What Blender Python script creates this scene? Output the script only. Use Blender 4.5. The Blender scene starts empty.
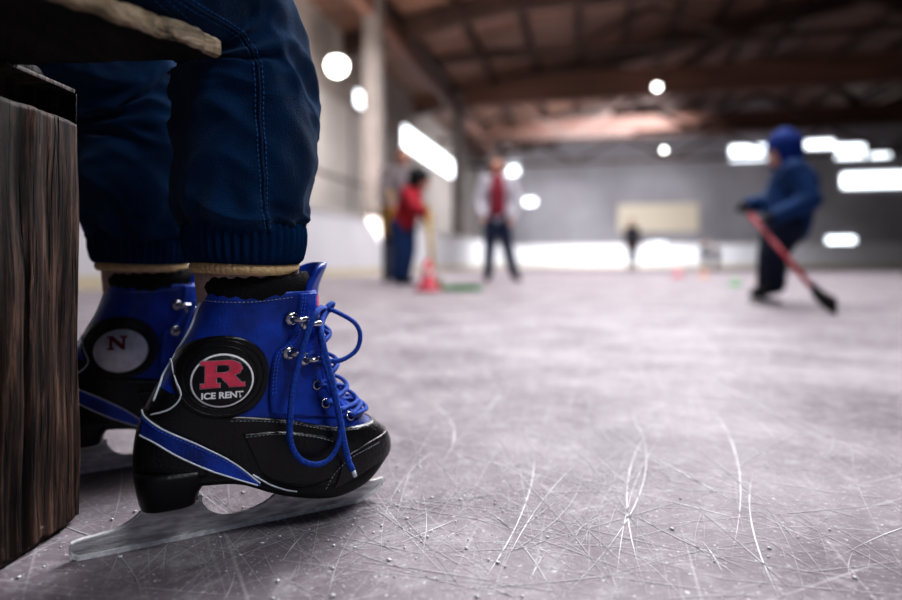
import bpy, bmesh, math, random
from mathutils import Vector, Matrix, noise
random.seed(7)
C=bpy.context
scene=C.scene
COL=scene.collection
pi=math.pi

# ------------------------------------------------------------------ materials
def mat(name,color,rough=.5,metal=0,spec=.5,var=0,vscale=20,bump=0,bscale=80,color2=None,stretch=(1,1,1),emit=None,estr=0,coat=0,detail=6,sheen=0):
    m=bpy.data.materials.new(name); m.use_nodes=True
    nt=m.node_tree; N=nt.nodes; b=N['Principled BSDF']
    b.inputs['Base Color'].default_value=(*color,1); b.inputs['Roughness'].default_value=rough
    b.inputs['Metallic'].default_value=metal; b.inputs['Specular IOR Level'].default_value=spec
    b.inputs['Coat Weight'].default_value=coat; b.inputs['Coat Roughness'].default_value=.15
    b.inputs['Sheen Weight'].default_value=sheen
    if emit:
        b.inputs['Emission Color'].default_value=(*emit,1); b.inputs['Emission Strength'].default_value=estr
    tc=N.new('ShaderNodeTexCoord'); mp=N.new('ShaderNodeMapping'); mp.inputs['Scale'].default_value=stretch
    nt.links.new(tc.outputs['Object'],mp.inputs['Vector'])
    if color2 or var:
        n=N.new('ShaderNodeTexNoise'); n.inputs['Scale'].default_value=vscale; n.inputs['Detail'].default_value=detail
        nt.links.new(mp.outputs[0],n.inputs['Vector'])
        r=N.new('ShaderNodeValToRGB')
        c2=color2 or tuple(c*(1-var) for c in color)
        r.color_ramp.elements[0].position=.35; r.color_ramp.elements[1].position=.65
        r.color_ramp.elements[0].color=(*c2,1); r.color_ramp.elements[1].color=(*color,1)
        nt.links.new(n.outputs['Fac'],r.inputs[0]); nt.links.new(r.outputs[0],b.inputs['Base Color'])
    if bump:
        n2=N.new('ShaderNodeTexNoise'); n2.inputs['Scale'].default_value=bscale; n2.inputs['Detail'].default_value=5
        nt.links.new(mp.outputs[0],n2.inputs['Vector'])
        bp=N.new('ShaderNodeBump'); bp.inputs['Strength'].default_value=bump; bp.inputs['Distance'].default_value=.002
        nt.links.new(n2.outputs['Fac'],bp.inputs['Height']); nt.links.new(bp.outputs[0],b.inputs['Normal'])
    return m

M={}
M['blue']=mat('blue_leather',(.016,.085,.52),.38,bump=.35,bscale=420,var=.6,vscale=32,coat=.10)
M['black']=mat('black_leather',(.010,.010,.012),.3,bump=.5,bscale=360,coat=.3,var=.3,vscale=40)
M['rubber']=mat('black_rubber',(.007,.007,.008),.42,bump=.2,bscale=200)
M['white']=mat('white_piping',(.75,.80,.85),.5)
M['whiteprint']=mat('white_print',(.9,.9,.9),.45)
M['red']=mat('red_print',(.85,.10,.18),.45,var=.25,vscale=160)
M['silver']=mat('silver_badge',(.85,.85,.85),.4,metal=.1,color2=(.50,.51,.53),vscale=40)
M['maroon']=mat('maroon_print',(.30,.01,.03),.5)
M['steel']=mat('skate_steel',(.82,.81,.80),.38,metal=.45,color2=(.46,.45,.45),vscale=90,bump=.5,bscale=260,stretch=(.5,1,2))
M['edge']=mat('frost_highlight_steel',(.95,.95,.95),.4,metal=0,var=.3,vscale=200)  # pale frost, with the bright edge highlight put into the colour
M['chrome']=mat('hook_metal',(.55,.55,.57),.2,metal=1,bump=.1,bscale=300)
M['lace']=mat('blue_lace',(.03,.13,.62),.65,bump=1,bscale=900,var=.5,vscale=500)
M['knit']=mat('black_knit',(.010,.010,.012),.9,bump=1,bscale=700)
M['stitchb']=mat('pale_blue_thread',(.08,.22,.85),.7)
M['stitchw']=mat('grey_thread',(.35,.37,.42),.7)
M['cream']=mat('cream_knit',(.75,.56,.32),.9,bump=.8,bscale=500,var=.2,vscale=200)
M['navy']=mat('navy_cotton',(.007,.048,.125),1.0,bump=.9,bscale=900,var=.45,vscale=14,sheen=.15,spec=.05)
M['cuff']=mat('navy_ribbed_knit',(.007,.044,.115),1.0,bump=.6,bscale=700,var=.3,vscale=60,spec=.05)
M['seam']=mat('navy_thread',(.03,.13,.30),.8)
M['skin']=mat('skin',(.62,.36,.27),.55,var=.12,vscale=15)
M['shirt']=mat('dark_blue_jacket',(.01,.03,.10),.8,var=.3)

def wood(name,c1,c2,c3,bump=.8,stretch=(30,30,2.2),lo=.25,dist=.6,crack=False,bd=.004):
    m=bpy.data.materials.new(name); m.use_nodes=True
    nt=m.node_tree;N=nt.nodes;L=nt.links;b=N['Principled BSDF']
    tc=N.new('ShaderNodeTexCoord'); mp=N.new('ShaderNodeMapping'); mp.inputs['Scale'].default_value=stretch
    L.new(tc.outputs['Object'],mp.inputs['Vector'])
    n=N.new('ShaderNodeTexNoise'); n.inputs['Scale'].default_value=1.6;n.inputs['Detail'].default_value=12;n.inputs['Roughness'].default_value=.75;n.inputs['Distortion'].default_value=dist
    L.new(mp.outputs[0],n.inputs['Vector'])
    r=N.new('ShaderNodeValToRGB'); e=r.color_ramp.elements
    e[0].position=.36;e[0].color=(*c1,1);e[1].position=.68;e[1].color=(*c3,1)
    k=e.new(.5);k.color=(*c2,1)
    L.new(n.outputs['Fac'],r.inputs[0])
    n2=N.new('ShaderNodeTexNoise'); n2.inputs['Scale'].default_value=14;n2.inputs['Detail'].default_value=8
    L.new(tc.outputs['Object'],n2.inputs['Vector'])
    mx=N.new('ShaderNodeMixRGB');mx.blend_type='MULTIPLY';mx.inputs[0].default_value=.9
    r2=N.new('ShaderNodeValToRGB');r2.color_ramp.elements[0].position=.38;r2.color_ramp.elements[1].position=.62
    r2.color_ramp.elements[0].color=(lo,lo*.9,lo*.8,1)
    L.new(n2.outputs['Fac'],r2.inputs[0])
    L.new(r.outputs[0],mx.inputs[1]);L.new(r2.outputs[0],mx.inputs[2])
    out=mx.outputs[0];h=n.outputs['Fac']
    if crack:
        m3=N.new('ShaderNodeMapping');m3.inputs['Scale'].default_value=(stretch[0]*2.0,stretch[1]*2.0,stretch[2]*1.4);L.new(tc.outputs['Object'],m3.inputs['Vector'])
        n3=N.new('ShaderNodeTexNoise');n3.inputs['Scale'].default_value=1.2;n3.inputs['Detail'].default_value=3;n3.inputs['Distortion'].default_value=.6;L.new(m3.outputs[0],n3.inputs['Vector'])
        r3=N.new('ShaderNodeValToRGB');r3.color_ramp.elements[0].position=.36;r3.color_ramp.elements[1].position=.44
        L.new(n3.outputs['Fac'],r3.inputs[0])
        mx3=N.new('ShaderNodeMixRGB');mx3.blend_type='MULTIPLY';mx3.inputs[0].default_value=.95;L.new(out,mx3.inputs[1]);L.new(r3.outputs[0],mx3.inputs[2]);out=mx3.outputs[0]
        mm=N.new('ShaderNodeMath');mm.operation='ADD';L.new(n.outputs['Fac'],mm.inputs[0]);L.new(r3.outputs[0],mm.inputs[1]);h=mm.outputs[0]
    L.new(out,b.inputs['Base Color'])
    bp=N.new('ShaderNodeBump');bp.inputs['Strength'].default_value=bump;bp.inputs['Distance'].default_value=bd
    L.new(h,bp.inputs['Height']);L.new(bp.outputs[0],b.inputs['Normal'])
    b.inputs['Roughness'].default_value=.6
    return m
M['post']=wood('weathered_dark_wood',(.004,.0025,.002),(.060,.032,.021),(.34,.20,.14),.8,stretch=(85,85,5.0),dist=.7,crack=True,bd=.002)
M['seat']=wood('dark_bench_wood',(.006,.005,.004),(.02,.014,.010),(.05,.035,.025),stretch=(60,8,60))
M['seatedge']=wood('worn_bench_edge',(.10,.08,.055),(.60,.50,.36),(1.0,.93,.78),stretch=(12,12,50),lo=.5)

def P(px,py,d): return Vector(((px-451)/601*d,d,.24-(py-262)*d/601))

# ------------------------------------------------------------------ mesh helpers
def mk(name,verts,faces,m,parent=None,smooth=True,mats=None,fmat=None):
    me=bpy.data.meshes.new(name); me.from_pydata([tuple(v) for v in verts],[],faces); me.update()
    o=bpy.data.objects.new(name,me); COL.objects.link(o)
    for mm in (mats or [m]): me.materials.append(mm)
    if fmat: me.polygons.foreach_set('material_index',fmat)
    me.polygons.foreach_set('use_smooth',[smooth]*len(me.polygons))
    bm=bmesh.new();bm.from_mesh(me);bmesh.ops.recalc_face_normals(bm,faces=bm.faces);bm.to_mesh(me);bm.free()
    if parent: o.parent=parent
    return o
def empty(name,label,cat,loc=(0,0,0),rz=0,group=None):
    e=bpy.data.objects.new(name,None);COL.objects.link(e);e.location=loc;e.rotation_euler=(0,0,rz)
    e['label']=label;e['category']=cat
    if group:e['group']=group
    e.empty_display_size=.05
    return e
def tag(o,label,cat,group=None,kind=None):
    o['label']=label;o['category']=cat
    if group:o['group']=group
    if kind:o['kind']=kind
    return o
def catmull(pts,n=8,closed=False):
    pts=[Vector(p) for p in pts]; out=[]
    L=len(pts)
    rng=L if closed else L-1
    for i in range(rng):
        if closed: p0,p1,p2,p3=[pts[(i+k-1)%L] for k in range(4)]
        else:
            p1,p2=pts[i],pts[i+1]
            p0=pts[i-1] if i>0 else p1*2-p2
            p3=pts[i+2] if i+2<L else p2*2-p1
        for j in range(n):
            t=j/n
            out.append(.5*((2*p1)+(p2-p0)*t+(2*p0-5*p1+4*p2-p3)*t*t+(3*p1-p0-3*p2+p3)*t**3))
    if not closed: out.append(pts[-1].copy())
    return out
def interp(tab,x):
    if x<=tab[0][0]: return tab[0][1]
    for a,b in zip(tab,tab[1:]):
        if x<=b[0]:
            t=(x-a[0])/(b[0]-a[0]); return a[1]+(b[1]-a[1])*t
    return tab[-1][1]
def smooth_tab(tab,n=6):
    pts=catmull([Vector((a,b,0)) for a,b in tab],n); return [(p.x,p.y) for p in pts]
def tube_data(path,r,seg=8,closed=False,V=None,F=None,squash=1):
    V=[] if V is None else V; F=[] if F is None else F
    base=len(V); n=len(path)
    rr=r if isinstance(r,(list,tuple)) else [r]*n
    up=None
    for i,p in enumerate(path):
        if closed: t=path[(i+1)%n]-path[i-1]
        else: t=path[min(i+1,n-1)]-path[max(i-1,0)]
        if t.length<1e-9: t=Vector((0,0,1))
        t=t.normalized()
        if up is None:
            up=Vector((0,0,1)) if abs(t.z)<.9 else Vector((1,0,0))
        up=(up-t*up.dot(t))
        if up.length<1e-6: up=t.orthogonal()
        up.normalize(); s=t.cross(up)
        for k in range(seg):
            a=2*pi*k/seg
            V.append(p+up*math.cos(a)*rr[i]*squash+s*math.sin(a)*rr[i])
    m=n if closed else n-1
    for i in range(m):
        for k in range(seg):
            a=base+i*seg+k;b=base+i*seg+(k+1)%seg
            j=(i+1)%n
            c=base+j*seg+(k+1)%seg;d=base+j*seg+k
            F.append((a,b,c,d))
    if not closed:
        F.append(tuple(base+k for k in range(seg))[::-1]); F.append(tuple(base+(n-1)*seg+k for k in range(seg)))
    return V,F
def tube(name,path,r,m,parent=None,seg=8,closed=False,squash=1):
    V,F=tube_data(path,r,seg,closed,squash=squash); return mk(name,V,F,m,parent)
def loft(rings,cap0=True,cap1=True):
    V=[];F=[];n=len(rings[0])
    for r in rings: V+=r
    for i in range(len(rings)-1):
        for k in range(n):
            F.append((i*n+k,i*n+(k+1)%n,(i+1)*n+(k+1)%n,(i+1)*n+k))
    if cap0:F.append(tuple(range(n))[::-1])
    if cap1:F.append(tuple((len(rings)-1)*n+k for k in range(n)))
    return V,F
def capsule_data(p1,r1,p2,r2,V,F,seg=12):
    p1=Vector(p1);p2=Vector(p2);d=p2-p1
    L=d.length
    d=d.normalized() if L>1e-6 else Vector((0,0,1))
    path=[];rr=[]
    for k in range(5):
        a=pi/2*(k/4); path.append(p1-d*r1*math.cos(a));rr.append(max(r1*math.sin(a),1e-4))
    for k in range(5):
        a=pi/2*(1-k/4); path.append(p2+d*r2*math.cos(a));rr.append(max(r2*math.sin(a),1e-4))
    if L<1e-6: path=path[:5]+path[6:];rr=rr[:5]+rr[6:]
    base=len(V); u=d.orthogonal().normalized(); w=d.cross(u)
    n=len(path)
    for i in range(n):
        for k in range(seg):
            a=2*pi*k/seg; V.append(path[i]+(u*math.cos(a)+w*math.sin(a))*rr[i])
    for i in range(n-1):
        for k in range(seg):
            F.append((base+i*seg+k,base+i*seg+(k+1)%seg,base+(i+1)*seg+(k+1)%seg,base+(i+1)*seg+k))
    F.append(tuple(base+k for k in range(seg))[::-1]);F.append(tuple(base+(n-1)*seg+k for k in range(seg)))
def fuse(name,segs,vox,m,parent=None,sm=6):
    V=[];F=[]
    for s in segs: capsule_data(*s,V,F)
    o=mk(name,V,F,m,None)
    a=o.modifiers.new('r','REMESH');a.mode='VOXEL';a.voxel_size=vox;a.use_smooth_shade=True
    b=o.modifiers.new('s','SMOOTH');b.iterations=sm;b.factor=.5
    dg=C.evaluated_depsgraph_get();dg.update()
    me=bpy.data.meshes.new_from_object(o.evaluated_get(dg),depsgraph=dg)
    o.modifiers.clear();o.data=me
    if not me.materials: me.materials.append(m)
    me.polygons.foreach_set('use_smooth',[True]*len(me.polygons))
    if parent:o.parent=parent
    return o

# ------------------------------------------------------------------ skate boot surface (local: X toe, Y away side, Z up)
XB=smooth_tab([(.02,.045),(.034,.042),(.074,.039),(.103,.043),(.127,.053),(.148,.065),(.177,.080),(.203,.089),(.24,.093)])
XF=smooth_tab([(.02,.230),(.028,.248),(.036,.258),(.052,.2665),(.066,.265),(.078,.256),(.090,.240),(.106,.222),(.128,.209),(.164,.1985),(.19,.193),(.213,.192),(.24,.197)])
ZS=smooth_tab([(.03,.057),(.06,.057),(.09,.056),(.118,.053),(.143,.042),(.16,.036),(.188,.030),(.212,.030),(.236,.036),(.253,.046),(.27,.057)])
WF=[(.03,.028),(.06,.033),(.11,.033),(.15,.036),(.2,.043),(.23,.043),(.28,.036)]
WS=[(.08,.036),(.13,.036),(.17,.037),(.24,.040)]
def ss(a,b,x):
    t=max(0,min(1,(x-a)/(b-a)));return t*t*(3-2*t)
def Wd(x,z):
    t=ss(.07,.13,z); return interp(WF,x)*(1-t)+interp(WS,z)*t
NE=2.5
def surfy(x,z):
    b,f=interp(XB,z),interp(XF,z); q=max(-1,min(1,(2*x-b-f)/(f-b)))
    return Wd(x,z)*(max(0,1-abs(q)**NE))**(1/NE)
def ringpt(th,z):
    b,f=interp(XB,z),interp(XF,z)
    c,s=math.cos(th),math.sin(th)
    q=-math.copysign(abs(c)**(2/NE),c); yy=math.copysign(abs(s)**(2/NE),s)
    x=(b+f)/2+q*(f-b)/2
    return Vector((x,-Wd(x,z)*yy,z))
def rn(th,z):
    e=.004
    a=ringpt(th+.02,z)-ringpt(th-.02,z); b=ringpt(th,z+e)-ringpt(th,z-e)
    n=b.cross(a)
    if n.length<1e-9:n=Vector((1,0,0))
    n.normalize()
    c=Vector(((interp(XB,z)+interp(XF,z))/2,0,z))
    if n.dot(ringpt(th,z)-c)<0:n=-n
    return n
def S(x,z,off=0,side=-1):
    e=.002
    y=surfy(x,z)
    dx=(surfy(x+e,z)-surfy(x-e,z))/(2*e);dz=(surfy(x,z+e)-surfy(x,z-e))/(2*e)
    dx=max(-2,min(2,dx));dz=max(-2,min(2,dz))
    n=Vector((-dx,1,-dz)).normalized()
    return Vector((x+n.x*off,side*(y+n.y*off),z+n.z*off))
def strip(name,A,B,off,m,parent,n=40,mm=10,side=-1,bev=.0006):
    A=catmull([(a,0,b) for a,b in A],10);B=catmull([(a,0,b) for a,b in B],10)
    def at(L,t):
        f=t*(len(L)-1);i=min(int(f),len(L)-2);return L[i].lerp(L[i+1],f-i)
    V=[];F=[]
    for i in range(n+1):
        a=at(A,i/n);b=at(B,i/n)
        for j in range(mm+1):
            p=a.lerp(b,j/mm)
            V.append(S(p.x,p.z,off,side))
    for i in range(n):
        for j in range(mm):
            F.append((i*(mm+1)+j,i*(mm+1)+j+1,(i+1)*(mm+1)+j+1,(i+1)*(mm+1)+j))
    bd=[(i,0) for i in range(n+1)]+[(n,j) for j in range(1,mm+1)]+[(i,mm) for i in range(n-1,-1,-1)]+[(0,j) for j in range(mm-1,0,-1)]
    base=len(V)
    for i,j in bd:
        p=at(A,i/n).lerp(at(B,i/n),j/mm);V.append(S(p.x,p.z,-.0008,side))
    for k in range(len(bd)):
        i,j=bd[k];i2,j2=bd[(k+1)%len(bd)]
        F.append((i*(mm+1)+j,i2*(mm+1)+j2,base+(k+1)%len(bd),base+k))
    return mk(name,V,F,m,parent)
def wrap(name,top,off,m,parent,q0=0,th0=0,th1=2*pi,bottom=None,rows=14,cols=120):
    V=[];F=[];full=(th1-th0)>6.2
    nc=cols if full else cols+1
    for c in range(nc):
        th=th0+(th1-th0)*c/cols
        z=.1
        for _ in range(25):
            z=.5*z+.5*interp(top,ringpt(th,z).x)
        zb=.05
        for _ in range(25): zb=.5*zb+.5*interp(ZS,ringpt(th,zb).x)
        for r in range(rows+1):
            zz=zb+(z-zb)*r/rows
            V.append(ringpt(th,zz)+rn(th,zz)*off)
        V.append(ringpt(th,z)-rn(th,z)*.001)
    R=rows+2
    for c in range(cols):
        c2=(c+1)%nc
        for r in range(R-1): F.append((c*R+r,c2*R+r,c2*R+r+1,c*R+r+1))
    return mk(name,V,F,m,parent)
def surfline(pts,off,side=-1,n=10):
    return [S(p.x,p.z,off,side) for p in catmull([(a,0,b) for a,b in pts],n)]
def stitches(V,F,path,step=.0032,ln=.0021,r=.00042):
    d=[0]
    for a,b in zip(path,path[1:]):d.append(d[-1]+(b-a).length)
    def at(s):
        for i in range(len(d)-1):
            if s<=d[i+1]:
                return path[i].lerp(path[i+1],(s-d[i])/max(1e-9,d[i+1]-d[i]))
        return path[-1]
    s=0
    while s+ln<d[-1]:
        tube_data([at(s),at(s+ln/2),at(s+ln)],r,5,V=V,F=F);s+=step

def curve_mesh(splines,bevel=0,extrude=0):
    cu=bpy.data.curves.new('tmp','CURVE');cu.dimensions='2D';cu.fill_mode='BOTH'
    for sp in splines:
        s=cu.splines.new('POLY');s.points.add(len(sp)-1)
        for i,p in enumerate(sp): s.points[i].co=(p[0],p[1],0,1)
        s.use_cyclic_u=True
    cu.bevel_depth=bevel;cu.extrude=extrude;cu.bevel_resolution=0
    return conv(cu)
def conv(cu):
    o=bpy.data.objects.new('tmp',cu);COL.objects.link(o)
    dg=C.evaluated_depsgraph_get();dg.update()
    me=bpy.data.meshes.new_from_object(o.evaluated_get(dg),depsgraph=dg)
    bpy.data.objects.remove(o);return me
RP=[[(0,0),(.44,0),(.44,.16),(.36,.16),(.36,.38),(.46,.38),(.62,.12),(.66,0),(1.02,0),(1.02,.16),(.93,.16),(.78,.44),(.9,.52),(.96,.69),(.9,.87),(.72,1),(0,1),(0,.84),(.1,.84),(.1,.16),(0,.16)],
    [(.36,.55),(.36,.83),(.58,.83),(.67,.76),(.67,.62),(.58,.55)]]
NP=[[(0,0),(.3,0),(.3,.07),(.2,.07),(.2,.78),(.78,0),(.87,0),(.87,.93),(1,.93),(1,1),(.68,1),(.68,.93),(.8,.93),(.8,.28),(.24,1),(0,1),(0,.93),(.12,.93),(.12,.07),(0,.07)]]

def build_skate(label,loc,rz,variant):
    root=empty('ice_skate',label,'ice skate',loc,rz,'pair of worn rental ice skates')
    rings=[]
    nz=60
    for i in range(nz+1):
        z=.028+(.214-.028)*i/nz
        ring=[]
        for k in range(96):
            p=ringpt(2*pi*k/96,z)
            z2=max(z,interp(ZS,p.x))
            w=.0016*noise.noise(Vector((p.x*30,k*.02,z*80)))*ss(.09,.12,z)
            n=Vector((0,math.copysign(1,p.y) if abs(p.y)>.004 else 0,0))
            ring.append(Vector((p.x,p.y,z2))+n*w)
        rings.append(ring)
    for z,ins in ((.214,.004),(.19,.005)):
        ring=[]
        for k in range(96):
            p=ringpt(2*pi*k/96,z);c=Vector(((interp(XB,z)+interp(XF,z))/2,0,z))
            ring.append(p+(c-p).normalized()*ins)
        rings.append(ring)
    V,F=loft(rings)
    boot=mk('boot',V,F,M['blue'],root);boot['label']='royal blue leather ankle boot upper'
    low=smooth_tab([(.03,.142),(.05,.139),(.060,.134),(.075,.127),(.097,.113),(.129,.107),(.159,.101),(.195,.090),(.229,.085),(.27,.085)])
    wrap('lower_leather',low,.0014,M['black'],boot)
    cap=smooth_tab([(.185,.034),(.195,.050),(.21,.062),(.225,.067),(.24,.070),(.27,.072)])
    wrap('toe_cap',cap,.0026,M['black'],boot,th0=pi*.62,th1=pi*1.38,cols=70)
    strip('vamp_overlay',[(.120,.0935),(.150,.0925),(.180,.086),(.200,.0785)],[(.136,.056),(.152,.045),(.172,.040),(.196,.044)],.0024,M['black'],boot)
    strip('heel_counter',[(.046,.118),(.060,.104),(.075,.094),(.086,.086)],[(.044,.066),(.058,.063),(.075,.062),(.092,.061)],.0028,M['black'],boot)
    top=[(.047,.114),(.060,.104),(.086,.089),(.113,.070),(.134,.050)]
    bot=[(.0455,.098),(.055,.093),(.071,.081),(.097,.065),(.132,.0485)]
    st=strip('side_stripe',top,bot,.0038,M['blue'],boot,mm=6);st['label']='tapered blue side stripe edged in white'
    for ln in (top,bot): tube('piping',surfline(ln,.0040),.0008,M['white'],boot,6)
    tube('piping',surfline([(.090,.204),(.083,.183),(.071,.159),(.061,.141),(.054,.124)],.0018),.0011,M['white'],boot,6)
    tube('piping',surfline([(.068,.157),(.070,.142),(.073,.130),(.066,.120),(.052,.114)],.0024),.0008,M['white'],boot,6)
    tube('piping',surfline([(.128,.058),(.142,.0475),(.155,.041),(.165,.038)],.0032),.0008,M['white'],boot,6)
    cx,cz=.104,.1450
    A=[];B=[]
    for i in range(15):
        a=pi-pi*i/14
        A.append((cx+.0365*math.cos(a),cz+.033*max(0,math.sin(a))**.9 ));B.append((cx+.0365*math.cos(a),cz-.036*max(0,math.sin(a))**.8))
    strip('badge_surround',A,B,.0022,M['black'],boot,n=48,mm=24)
    for rx,rzz,r in ((.0335,.0310,.0007),(.0285,.0262,.0008)):
        tube('badge_rim',[S(cx-.001+rx*math.cos(a),cz-.002+rzz*math.sin(a),.0024) for a in [2*pi*i/64 for i in range(64)]],r,M['black'],boot,6,closed=True)
    Aa=[(.168,.212),(.166,.195),(.163,.180),(.156,.168),(.146,.160),(.1425,.143),(.1415,.125),(.143,.108)]
    Bb=[(.186,.212),(.1855,.198),(.187,.183),(.190,.166),(.195,.150),(.203,.130),(.214,.110),(.227,.092)]
    for sd in (-1,1):
        e=strip('eyestay',Aa,Bb,.0024,M['blue'],boot,n=50,mm=14,side=sd)
    lines_b=[];lines_w=[]
    for sd in (-1,1):
        lines_b+=[surfline([(a+.0025,b) for a,b in Aa[:-1]],.0028,sd),surfline([(a+.0050,b) for a,b in Aa[:-1]],.0028,sd),surfline([(a-.003,b) for a,b in Bb],.0028,sd)]
        lines_w+=[surfline([(.088,.2075),(.105,.206),(.13,.206),(.163,.209)],.0008,sd),surfline([(.11,.106),(.13,.1035),(.159,.098),(.195,.087),(.225,.082)],.0018,sd),
          surfline([(.19,.036),(.199,.050),(.212,.0592),(.227,.0635),(.245,.066)],.0032,sd),surfline([(.122,.091),(.150,.090),(.178,.084),(.198,.077)],.0030,sd)]
    lines_b.append(surfline([(a,b-.0025) for a,b in top],.0042))
    V=[];F=[]
    for l in lines_b: stitches(V,F,l)
    o=mk('blue_stitching',V,F,M['stitchb'],boot);o['kind']='stuff'
    V=[];F=[]
    for l in lines_w: stitches(V,F,l,step=.0034,r=.0004)
    o=mk('grey_stitching',V,F,M['stitchw'],boot);o['kind']='stuff'
    rings=[]
    for zz,sc in ((.206,.965),(.211,1.0),(.216,1.03),(.222,1.02),(.227,.985),(.229,.93),(.225,.88),(.212,.86)):
        ring=[]
        for k in range(80):
            th=2*pi*k/80;p=ringpt(th,.213);c=Vector(((interp(XB,.213)+interp(XF,.213))/2-.004,0,0))
            dx=(p.x-c.x)*sc
            if dx>0: dx*=.86
            fr=ss(.155,.18,p.x)
            ring.append(Vector((c.x+dx,p.y*sc,zz-.002+fr*.004+ss(.11,.09,p.x)*.004+.0012*math.sin(k*1.9))))
        rings.append(ring)
    V,F=loft(rings,False,False);mk('padded_collar',V,F,M['knit'],root)
    V=[];F=[]
    nt_=26;nu=18
    for sgn,offt in ((1,0),(-1,.006)):
        for i in range(nt_+1):
            z=.092+(.240-.092)*i/nt_
            for j in range(nu+1):
                u=-1+2*j/nu
                x=interp(XF,z)+.0030-offt-(.015)*u*u+.004*ss(.215,.240,z)
                zz=z-.006*(u*u)**2*ss(.21,.240,z)
                V.append(Vector((x,u*.029,zz)))
    n1=(nt_+1)*(nu+1)
    for i in range(nt_):
        for j in range(nu):
            a=i*(nu+1)+j;F.append((a,a+1,a+nu+2,a+nu+1));F.append((n1+a,n1+a+nu+1,n1+a+nu+2,n1+a+1))
    for i in range(nt_):
        for j in (0,nu):
            a=i*(nu+1)+j;F.append((a,a+nu+1,n1+a+nu+1,n1+a))
    for j in range(nu):
        for i in (0,nt_):
            a=i*(nu+1)+j;F.append((a,a+1,n1+a+1,n1+a))
    tg=mk('tongue',V,F,M['blue'],root)
    V=[];F=[]
    for i in range(5):
        for j in range(7):
            u=-.8+.5*j/6;z=.199+.010*i/4
            V.append(Vector((interp(XF,z)+.0038-.015*u*u,u*.029,z)))
    for i in range(4):
        for j in range(6):
            a=i*7+j;F.append((a,a+1,a+8,a+7))
    mk('tongue_label',V,F,M['red'],tg)
    rings=[]
    for sc,dz in ((.93,.013),(1.0,.012),(1.04,.009),(1.045,.004),(1.035,-.001),(1.0,-.003),(.5,-.003),(.05,-.003)):
        ring=[]
        for k in range(96):
            p=ringpt(2*pi*k/96,.055);cxx=.155
            x=cxx+(p.x-cxx)*(1+(sc-1)*.35 if sc>.9 else sc);y=p.y*sc
            ring.append(Vector((x,y,interp(ZS,x)+dz)))
        rings.append(ring)
    V,F=loft(rings);mk('outsole',V,F,M['rubber'],root)
    rings=[]
    for z,xb,xf,w in ((.066,.0385,.112,.032),(.060,.0385,.105,.032),(.054,.039,.095,.0315),(.046,.0405,.0890,.030),(.039,.042,.087,.029),(.0365,.043,.086,.028)):
        ring=[]
        for k in range(48):
            c,s=math.cos(2*pi*k/48),math.sin(2*pi*k/48)
            ring.append(Vector(((xb+xf)/2-math.copysign(abs(c)**.6,c)*(xf-xb)/2,math.copysign(abs(s)**.6,s)*w,z)))
        rings.append(ring)
    V,F=loft(rings);mk('heel',V,F,M['rubber'],root)
    pl=[(-.007,.0125),(-.0065,.006),(-.001,.0015),(.010,0),(.225,0),(.243,.0022),(.256,.008),(.2645,.0165),(.263,.0205),(.257,.0200),(.249,.0200),(.243,.026),(.236,.034),(.215,.030),(.19,.030),(.168,.035),(.160,.030),(.150,.0205),(.132,.0145),(.112,.0145),(.099,.020),(.092,.029),(.088,.0365),(.050,.0365),(.043,.029),(.034,.0225),(.022,.0185),(.008,.0170),(-.002,.0160)]
    sm=catmull([(a,0,b) for a,b in pl],3,True)
    sm=[Vector((p.x,0,max(0,p.z))) for p in sm]
    bm=bmesh.new();vs=[bm.verts.new((p.x,-.0018,p.z)) for p in sm];f=bm.faces.new(vs)
    r=bmesh.ops.extrude_face_region(bm,geom=[f]);bmesh.ops.translate(bm,vec=(0,.0036,0),verts=[v for v in r['geom'] if isinstance(v,bmesh.types.BMVert)])
    bmesh.ops.triangulate(bm,faces=[f for f in bm.faces if len(f.verts)>4])
    def flange(x0,x1,w,zf):
        V=[]
        n=16
        for k in range(n):
            c,s=math.cos(2*pi*k/n),math.sin(2*pi*k/n)
            x=(x0+x1)/2+(x1-x0)/2*math.copysign(abs(c)**.6,c);y=w*math.copysign(abs(s)**.6,s)
            V.append((x,y,zf(x)))
        a=[bm.verts.new(v) for v in V];b=[bm.verts.new((v[0],v[1],v[2]-.002)) for v in V]
        bm.faces.new(a);bm.faces.new(b[::-1])
        for k in range(n):bm.faces.new((a[k],a[(k+1)%n],b[(k+1)%n],b[k]))
    flange(.046,.088,.022,lambda x:.0368)
    flange(.160,.242,.026,lambda x:interp(ZS,x)-.0025)
    bmesh.ops.recalc_face_normals(bm,faces=bm.faces)
    me=bpy.data.meshes.new('blade');bm.to_mesh(me);bm.free();me.materials.append(M['steel'])
    bl=bpy.data.objects.new('blade',me);COL.objects.link(bl);bl.parent=root;bl['label']='frosted steel figure blade with open arch'
    def bar(rp,h,w):
        V=[];F=[]
        for p in rp:
            for a,b in ((-1,-1),(1,-1),(1,1),(-1,1)): V.append(Vector((p.x,a*w,p.z+b*h)))
        n=len(rp)
        for i in range(n-1):
            for k in range(4):F.append((i*4+k,i*4+(k+1)%4,(i+1)*4+(k+1)%4,(i+1)*4+k))
        F.extend([(0,1,2,3),tuple((n-1)*4+k for k in (3,2,1,0))])
        return V,F
    V,F=bar(catmull([(-.0062,0,.0065),(-.002,0,.0034),(.010,0,.0023),(.12,0,.0022),(.225,0,.0022),(.243,0,.0043),(.2555,0,.0100),(.2635,0,.0182)],8),.0020,.0026)
    mk('runner',V,F,M['edge'],bl,False)
    V,F=bar(catmull([(-.006,0,.0145),(.002,0,.0163),(.012,0,.0171),(.024,0,.0188),(.035,0,.0228),(.043,0,.0290),(.049,0,.035)],6),.0008,.0024)
    mk('blade_rim_highlight',V,F,M['edge'],bl,False)  # white bar drawn as the frosty highlight along the tail's top edge
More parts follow.
